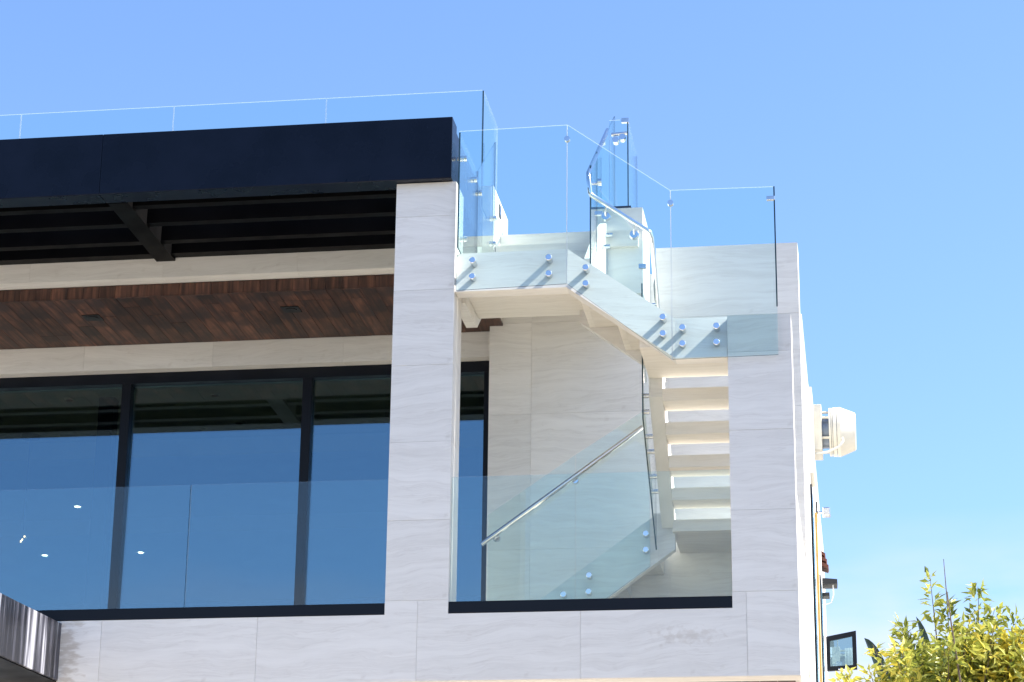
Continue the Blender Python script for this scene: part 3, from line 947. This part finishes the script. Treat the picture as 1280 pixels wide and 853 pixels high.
# --- balcony railings
rb = empty('balcony_railing', (-5.5, 0.05, 5.39), 'clear glass balcony railing in a dark channel before the big windows', 'balcony railing')
MB().box(-6.62, -3.742, 0.002, 0.09, 5.391, 5.484).build('base_channel', 'channel', rb, bevel=0.004)
MB().box(-9.4, -6.626, 0.002, 0.09, 5.391, 5.484).build('base_channel', 'channel', rb, bevel=0.004)
for (a, b) in ((-9.2, -7.15), (-7.142, -5.412), (-5.404, -3.745)):
    glass_panel([(a, 5.486), (b, 5.486), (b, 6.517), (a, 6.517)], 'y', 0.040, 0.052, rb, right='edge')
rb2 = empty('balcony_railing', (-2.1, 0.05, 5.39), 'clear glass balcony railing in a dark channel under the stair', 'balcony railing')
MB().box(-3.223, -0.970, 0.002, 0.09, 5.391, 5.486).build('base_channel', 'channel', rb2, bevel=0.004)
glass_panel([(-3.221, 5.488), (-0.972, 5.488), (-0.972, 6.521), (-3.221, 6.521)], 'y', 0.040, 0.052, rb2, right='edge', left='joint')

# --- inner railing round the stair well
ri = empty('glass_railing', (-2.0, 1.2, 7.7), 'glass railing with polished steel handrail inside the stair well', 'glass railing')
glass_panel([(-2.145, 8.30), (-1.722, 8.02), (-1.722, 8.83), (-2.145, 9.39)], 'y', 0.964, 0.976, ri, right='edge', left='edge')
glass_panel([(1.49, 9.25), (3.05, 10.0), (3.05, 10.98), (1.49, 9.942)], 'x', -2.206, -2.194, ri, right='edge', left='edge')
glass_panel([(0.985, 8.62), (1.48, 8.98), (1.48, 9.935), (0.985, 9.60)], 'x', -2.206, -2.194, ri, right='edge', left='edge')
glass_panel([(0.93, 7.235), (2.13, 6.371), (2.13, 7.60), (0.93, 8.45)], 'x', -1.751, -1.739, ri, right='edge', left='edge')
# panels standing on the block
glass_panel([(-2.192, 9.79), (-2.014, 9.79), (-2.014, 10.692), (-2.192, 10.692)], 'y', 2.49, 2.502, ri, right='edge', left='edge')
glass_panel([(2.51, 9.79), (3.4, 9.79), (3.4, 10.692), (2.51, 10.692)], 'x', -2.022, -2.010, ri, right='edge', left='edge')
MB().box(-2.15, -1.985, 2.46, 2.56, 9.702, 9.79).build('base_channel', 'channel', ri)
MB().box(-2.075, -2.005, 2.478, 2.514, 10.66, 10.705).build('end_bracket', 'steel', ri)
MB().cyl((-2.17, 2.48, 10.535), (-2.02, 2.48, 10.545), 0.018, n=12).build('cross_bar', 'chrome', ri)
for (x, z) in ((-2.13, 10.475), (-2.065, 10.50)):
    disc(ri, x, z, 2.455, 2.52, 0.034)
# handrail: down the top flight, along the upper flight, down the middle flight
hr = [(-2.2, 2.448, 10.571), (-2.2, 1.6, 9.99), (-2.2, 0.84, 9.462), (-2.21, 0.80, 9.42), (-2.19, 0.80, 9.30), (-2.15, 0.83, 9.245)]
hr = [(-2.205, 2.448, 10.571), (-2.205, 1.65, 10.02), (-2.208, 0.90, 9.49), (-2.206, 0.875, 9.45), (-2.190, 0.875, 9.30), (-2.180, 0.880, 9.272), (-2.0, 0.88, 9.142), (-1.69, 0.88, 8.918), (-1.668, 0.885, 8.90), (-1.655, 0.91, 8.86), (-1.652, 0.96, 8.78), (-1.650, 1.30, 8.45), (-1.648, 2.05, 7.91)]
MB().tube(hr, 0.021, n=14).build('handrail', 'chrome', ri)
for (x, z) in ((-2.06, 9.091), (-1.811, 8.908)):
    b = MB().cyl((x, 0.96, z), (x, 0.925, z), 0.042, 0.036, n=22).build('rail_bracket', 'chrome', ri)
    MB().tube([(x, 0.925, z), (x, 0.895, z+0.01), (x+0.01, 0.88, z+0.075)], 0.009, n=8).build('bracket_arm', 'chrome', b)
MB().box(-2.16, -2.09, 0.955, 0.985, 9.115, 9.15).build('corner_clamp', 'steel', ri)
MB().box(-1.775, -1.712, 0.955, 0.985, 8.60, 8.64).build('corner_clamp', 'steel', ri)
MB().cyl((-1.738, 1.35, 8.40), (-1.65, 1.35, 8.40), 0.012, n=10).build('rail_bracket', 'chrome', ri)
MB().cyl((-2.2, 0.93, 9.40), (-2.11, 0.975, 9.42), 0.014, n=10).build('rail_bracket', 'chrome', ri)
MB().cyl((-2.13, 0.95, 9.42), (-2.095, 0.95, 9.42), 0.032, n=14).build('glass_clamp', 'chrome', ri)
for (y, z) in ((2.35, 9.42), (2.20, 9.40), (2.35, 9.30), (1.95, 9.19)):
    MB().cyl((-2.20, y, z), (-2.13, y, z), 0.022, n=14).build('standoff', 'steel', ri)
for (y, z) in ((0.985, 7.474), (0.985, 7.33), (1.34, 7.213), (1.48, 7.115), (1.70, 6.95), (1.88, 6.86)):
    MB().cyl((-1.702, y+0.08, z), (-1.765, y+0.08, z), 0.022, n=14).build('standoff', 'steel', ri)

# --- lower flight railing
rw = empty('glass_railing', (-2.5, 2.13, 5.4), 'sloping glass railing with steel handrail on the lower flight behind the balcony glass', 'glass railing')
gy0, gy1 = 2.12, 2.132
glass_panel([(-3.255, 5.42), (-2.80, 5.50), (-2.469, 5.74), (-2.469, 7.262), (-3.255, 6.729)], 'y', gy0, gy1, rw, right='joint')
glass_panel([(-2.463, 5.745), (-1.80, 6.225), (-1.80, 7.69), (-2.463, 7.266)], 'y', gy0, gy1, rw, right='edge')
for (x, z) in ((-1.837, 6.519), (-1.838, 6.373), (-2.344, 6.153), (-2.348, 6.006), (-2.572, 5.985), (-2.572, 5.84)):
    standoff(rw, x, z, 2.105, 2.203)
MB().tube([(-3.305, 2.06, 6.443), (-3.28, 2.06, 6.461), (-2.5, 2.06, 7.02), (-1.85, 2.06, 7.488)], 0.022, n=14).build('handrail', 'chrome', rw)
for (x, z) in ((-3.173, 6.508), (-2.467, 7.021)):
    b = MB().cyl((x, 2.115, z), (x, 2.085, z), 0.034, 0.03, n=20).build('rail_bracket', 'chrome', rw)
    MB().tube([(x, 2.085, z), (x, 2.062, z+0.02), (x, 2.06, z+0.04)], 0.009, n=8).build('bracket_arm', 'chrome', b)

# ================================================================== canopy at the lower left
can = empty('canopy', (-7.0, -0.9, 4.9), 'dark metal canopy with pale water streaks jutting from the balcony edge', 'canopy')
MB().add([(-7.7, -2.6, 4.898), (-6.60, -2.6, 4.898), (-6.415, -0.006, 4.898), (-7.7, -0.006, 4.898),
          (-7.7, -2.6, 5.369), (-6.60, -2.6, 5.369), (-6.415, -0.006, 5.369), (-7.7, -0.006, 5.369)],
         [(0, 3, 2, 1), (4, 5, 6, 7), (0, 1, 5, 4), (1, 2, 6, 5), (2, 3, 7, 6), (3, 0, 4, 7)]).build('side_plate', 'canopy', can, bevel=0.006)
MB().add([(-7.6, -2.55, 4.86), (-7.15, -2.55, 4.86), (-6.98, -0.006, 4.86), (-7.6, -0.006, 4.86),
          (-7.6, -2.55, 4.884), (-7.15, -2.55, 4.884), (-6.98, -0.006, 4.884), (-7.6, -0.006, 4.884)],
         [(0, 3, 2, 1), (4, 5, 6, 7), (0, 1, 5, 4), (1, 2, 6, 5), (2, 3, 7, 6), (3, 0, 4, 7)]).build('under_plate', 'plaster', can)

MB().add([(-7.69, -2.59, 4.886), (-6.612, -2.59, 4.886), (-6.428, -0.01, 4.886), (-7.69, -0.01, 4.886),
          (-7.69, -2.59, 4.897), (-6.612, -2.59, 4.897), (-6.428, -0.01, 4.897), (-7.69, -0.01, 4.897)],
         [(0, 3, 2, 1), (4, 5, 6, 7), (0, 1, 5, 4), (1, 2, 6, 5), (2, 3, 7, 6), (3, 0, 4, 7)]).build('soffit_plate', 'rib', can)

# ================================================================== things on the side wall
fan = empty('exhaust_fan', (-0.2, 6.4, 8.64), 'cream bell shaped exhaust fan sticking out of the side wall', 'exhaust fan')
fy, fz = 6.4, 8.635
MB().box(-0.434, -0.31, fy-0.22, fy+0.22, fz-0.25, fz+0.255).build('mounting_box', 'cream', fan, bevel=0.006)
MB().cyl((-0.309, fy, fz), (-0.236, fy, fz), 0.175, n=28).build('grille', 'grille', fan)
for k in range(6):
    a = math.pi/6 + k*math.pi/3
    MB().cyl((-0.309, fy+0.225*math.cos(a), fz+0.225*math.sin(a)), (-0.236, fy+0.225*math.cos(a), fz+0.225*math.sin(a)), 0.014, n=8).build('spacer', 'cream', fan)
MB().cyl((-0.235, fy, fz), (-0.215, fy, fz), 0.262, n=40).build('ring', 'cream', fan)
MB().cyl((-0.210, fy, fz), (-0.198, fy, fz), 0.262, n=40).build('ring', 'cream', fan)
MB().cyl((-0.193, fy, fz), (-0.155, fy, fz), 0.266, n=40).build('ring', 'cream', fan)
MB().cyl((-0.214, fy, fz), (-0.152, fy, fz), 0.235, n=32).build('hub', 'grille', fan)
bell = MB().cyl((-0.150, fy, fz), (-0.115, fy, fz), 0.268, n=44)
bell.cyl((-0.115, fy, fz), (0.04, fy, fz), 0.268, 0.205, n=44).cyl((0.04, fy, fz), (0.05, fy, fz), 0.205, 0.190, n=44)
bell.build('bell', 'cream', fan)
MB().tube([(-0.43, fy-0.16, fz-0.27), (-0.36, fy-0.2, fz-0.285), (-0.25, fy-0.23, fz-0.28), (-0.13, fy-0.25, fz-0.23), (-0.09, fy-0.25, fz-0.17), (-0.095, fy-0.22, fz-0.13)], 0.014, n=10).build('cable', 'cable', fan)
MB().box(-0.436, -0.395, 5.5, 6.1, 7.95, 8.88).build('wall_box', 'cream', label='tall cream box fixed to the side wall beside the fan', cat='wall box')

pipe = MB().tube([(-0.415, 7.0, 7.9), (-0.415, 7.0, 4.0)], 0.014, n=12).build('downpipe', 'ochre', label='thin ochre pipe running down the white side wall', cat='pipe')
lamp = empty('wall_lamp', (-0.437, 8.4, 8.25), 'small silver floodlight on an arm from the side wall', 'wall lamp')
MB().box(-0.436, -0.42, 8.33, 8.47, 8.15, 8.37).build('back_plate', 'black', lamp)
MB().cyl((-0.42, 8.4, 8.255), (-0.36, 8.4, 8.25), 0.016, n=10).build('arm', 'steel', lamp)
MB().box(-0.365, -0.27, 8.33, 8.47, 8.205, 8.30).build('head', 'steel', lamp, bevel=0.012)
lamp2 = empty('wall_lamp', (-0.437, 11.6, 8.1), 'larger black slab shaped lamp below the brown roof tiles', 'wall lamp')
MB().prism([(-0.436, 8.085), (-0.25, 8.085), (-0.245, 8.145), (-0.436, 8.165)], 'y', 11.45, 11.75).build('head', 'black', lamp2)
MB().tube([(-0.30, 11.5, 8.08), (-0.30, 11.5, 7.95), (-0.33, 11.5, 7.85), (-0.40, 11.5, 7.83), (-0.436, 11.5, 7.84)], 0.008, n=8).build('cable', 'cable', lamp2)
lamp3 = empty('wall_lamp', (-0.437, 11.6, 7.94), 'smallest black fixture under the larger slab lamp', 'wall lamp')
MB().box(-0.436, -0.35, 11.5, 11.7, 7.94, 7.985).build('head', 'black', lamp3)


# ================================================================== plants
def leaf_geo(v, f, tint, t, pos, dirv, nrm, ln, wd):
    d = dirv.normalized()
    s = d.cross(nrm)
    if s.length < 1e-4:
        s = d.orthogonal()
    s.normalize()
    n = s.cross(d)
    b = len(v)
    v += [pos, pos+d*ln*0.4+s*wd*0.5+n*wd*0.15, pos+d*ln*0.45-n*wd*0.08, pos+d*ln*0.4-s*wd*0.5+n*wd*0.15, pos+d*ln-n*ln*0.12]
    f += [(b, b+1, b+2), (b, b+2, b+3), (b+1, b+4, b+2), (b+2, b+4, b+3)]
    tint += [t]*4


def rv():
    while True:
        q = Vector((random.uniform(-1, 1), random.uniform(-1, 1), random.uniform(-1, 1)))
        if 0.05 < q.length < 1:
            return q.normalized()


tree = empty('tree', (0.85, 3.0, 0.0), 'bushy yellow green tree beside the white side wall', 'tree')
trunk = MB().tube([(0.85, 3.0, 0.0), (0.83, 3.02, 1.5), (0.88, 2.98, 3.0), (0.84, 3.0, 4.2)], [0.11, 0.09, 0.07, 0.05], n=12).build('trunk', 'bark', tree)
lv, lf, lt = [], [], []
shoots = []


def shoot(base, tip, r0, dens, spread, size, tintc):
    """a leafy branch from base to tip"""
    base, tip = Vector(base), Vector(tip)
    L = (tip-base).length
    pts = []
    bend = rv()*L*0.06
    for i in range(7):
        t = i/6
        pts.append(base.lerp(tip, t) + bend*math.sin(math.pi*t))
    MB().tube(pts, [r0*(1-0.8*i/6) for i in range(7)], n=6).build('branch', 'bark', tree)
    n = int(L*dens)
    ax = (tip-base).normalized()
    for i in range(n):
        t = random.uniform(0.12, 1.0)
        k = t*6
        i0 = min(int(k), 5)
        p = pts[i0].lerp(pts[i0+1], k-i0)
        side = rv()
        side = (side - ax*side.dot(ax)).normalized()
        rad = spread*(1.05-0.75*t)*random.random()**0.6
        pos = p + side*rad + ax*random.uniform(-0.03, 0.03)
        d = (side*0.9 + ax*random.uniform(-0.1, 0.9) + rv()*0.7)
        nr = (Vector((0, 0, 1)) + rv()*0.8).normalized()
        tt = min(1, max(0, tintc + random.gauss(0, 0.24)))
        leaf_geo(lv, lf, lt, tt, pos, d, nr, size*random.uniform(0.6, 1.15), size*random.uniform(0.30, 0.42))


# tall leader shoots that break the outline, then the body of the crown
tops = [((0.72, 3.0, 5.2), (0.655, 3.0, 6.29), 60, 0.09, 0.115, 0.42),
        ((0.80, 3.05, 5.0), (0.795, 3.0, 6.05), 110, 0.13, 0.105, 0.40),
        ((0.98, 3.0, 5.0), (1.075, 2.95, 6.16), 120, 0.15, 0.105, 0.42),
        ((1.05, 3.1, 4.9), (1.22, 3.1, 5.98), 150, 0.20, 0.10, 0.36),
        ((1.10, 2.9, 4.9), (1.40, 2.9, 5.90), 150, 0.20, 0.10, 0.42),
        ((1.2, 2.8, 4.8), (1.42, 2.7, 5.72), 190, 0.20, 0.10, 0.85),
        ((1.25, 2.8, 4.7), (1.30, 2.7, 5.62), 190, 0.20, 0.10, 0.88),
        ((0.6, 3.0, 4.9), (0.42, 3.0, 5.84), 130, 0.14, 0.10, 0.48),
        ((0.5, 2.9, 4.9), (0.36, 2.95, 5.86), 110, 0.14, 0.11, 0.36),
        ((0.4, 2.8, 4.8), (0.12, 2.8, 5.62), 60, 0.08, 0.10, 0.70),
        ((0.3, 2.7, 4.8), (0.08, 2.6, 5.36), 110, 0.14, 0.10, 0.72),
        ((0.3, 2.6, 4.7), (-0.20, 2.5, 5.27), 90, 0.12, 0.10, 0.75),
        ((0.1, 2.5, 4.7), (-0.12, 2.4, 5.30), 110, 0.12, 0.10, 0.70),
        ((1.4, 3.0, 4.8), (1.62, 3.0, 5.70), 150, 0.22, 0.10, 0.45)]
for b, t, dn, spd, sz, tn in tops:
    shoot(b, t, 0.010, dn*1.5, spd*1.15, sz*1.08, tn)
for i in range(250):
    tx = random.uniform(0.02, 1.75)
    top = 6.0 - 0.45*abs(tx-1.0)**1.3 if tx > 0.4 else 5.38 + (tx-0.05)*1.0
    tz = random.uniform(4.3, top-0.10)
    ty = 3.0 + random.uniform(-0.7, 0.7)
    tip = Vector((tx, ty, tz))
    base = Vector((0.85+(tx-0.85)*0.55, 3.0+(ty-3.0)*0.5, tz-random.uniform(0.45, 0.75)))
    shoot(base, tip, 0.008, 112, 0.23, 0.125, random.choice([0.30, 0.42, 0.5, 0.6, 0.78]) + (0.12 if tx > 1.2 else 0))
me = bpy.data.meshes.new('crown')
org = WO[tree]
me.from_pydata([p-org for p in lv], [], lf)
me.materials.append(M['leaf'])
at = me.attributes.new('tint', 'FLOAT', 'FACE')
at.data.foreach_set('value', lt)
crown = bpy.data.objects.new('crown', me)
COL.objects.link(crown)
crown.parent = tree
crown['kind'] = 'stuff'
MB().tube([(0.80, 3.0, 5.9), (0.797, 3.0, 6.1), (0.785, 3.0, 6.43)], [0.006, 0.005, 0.003], n=6).build('twig', 'bark', tree)
MB().tube([(0.84, 2.35, 4.2), (0.85, 2.3, 5.2), (0.80, 2.35, 5.7), (0.78, 2.4, 6.0)], [0.012, 0.010, 0.007, 0.004], n=8).build('branch', 'bark', tree)


def blade(base, mid, tip, width, parent, n=12):
    base, mid, tip = Vector(base), Vector(mid), Vector(tip)
    mb_v, mb_f = [], []
    for i in range(n+1):
        t = i/n
        c = base*(1-t)**2 + mid*2*t*(1-t) + tip*t*t
        d = ((mid-base)*(1-t) + (tip-mid)*t).normalized()
        s = d.cross(Vector((0.2, -1, 0.1))).normalized()
        w = width*math.sin(math.pi*min(1, 0.08+0.92*t))**0.7
        up = s.cross(d)*w*0.25
        mb_v += [c-s*w+up, c, c+s*w+up]
    for i in range(n):
        a = 3*i
        mb_f += [(a, a+1, a+4, a+3), (a+1, a+2, a+5, a+4)]
    mb = MB().add(mb_v, mb_f, 0, True)
    o = mb.build('leaf', 'banana', parent, fix=False)
    at = o.data.attributes.new('tint', 'FLOAT', 'FACE')
    at.data.foreach_set('value', [random.random() for _ in mb_f])
    return o


ban = empty('banana_plant', (0.6, 9.0, 0.0), 'dark green broad leaved plant standing behind the yellow green tree', 'plant')
MB().tube([(0.6, 9.0, 0), (0.58, 9.0, 3.0), (0.55, 9.0, 5.9)], [0.16, 0.13, 0.09], n=12).build('stem', 'bark', ban)
for b, m_, t, w in (((0.72, 9, 6.0), (0.86, 9, 6.75), (0.66, 8.9, 7.12), 0.055), ((0.40, 9, 5.8), (0.25, 8.9, 6.7), (0.06, 8.8, 6.86), 0.07),
                    ((0.45, 9, 5.8), (0.40, 9.1, 6.5), (0.16, 9.2, 6.62), 0.05), ((0.62, 9, 5.9), (0.62, 9, 6.7), (0.50, 9, 6.92), 0.05),
                    ((0.6, 9, 5.9), (1.1, 9, 6.5), (1.5, 9, 6.5), 0.08)):
    blade(b, m_, t, w, ban)
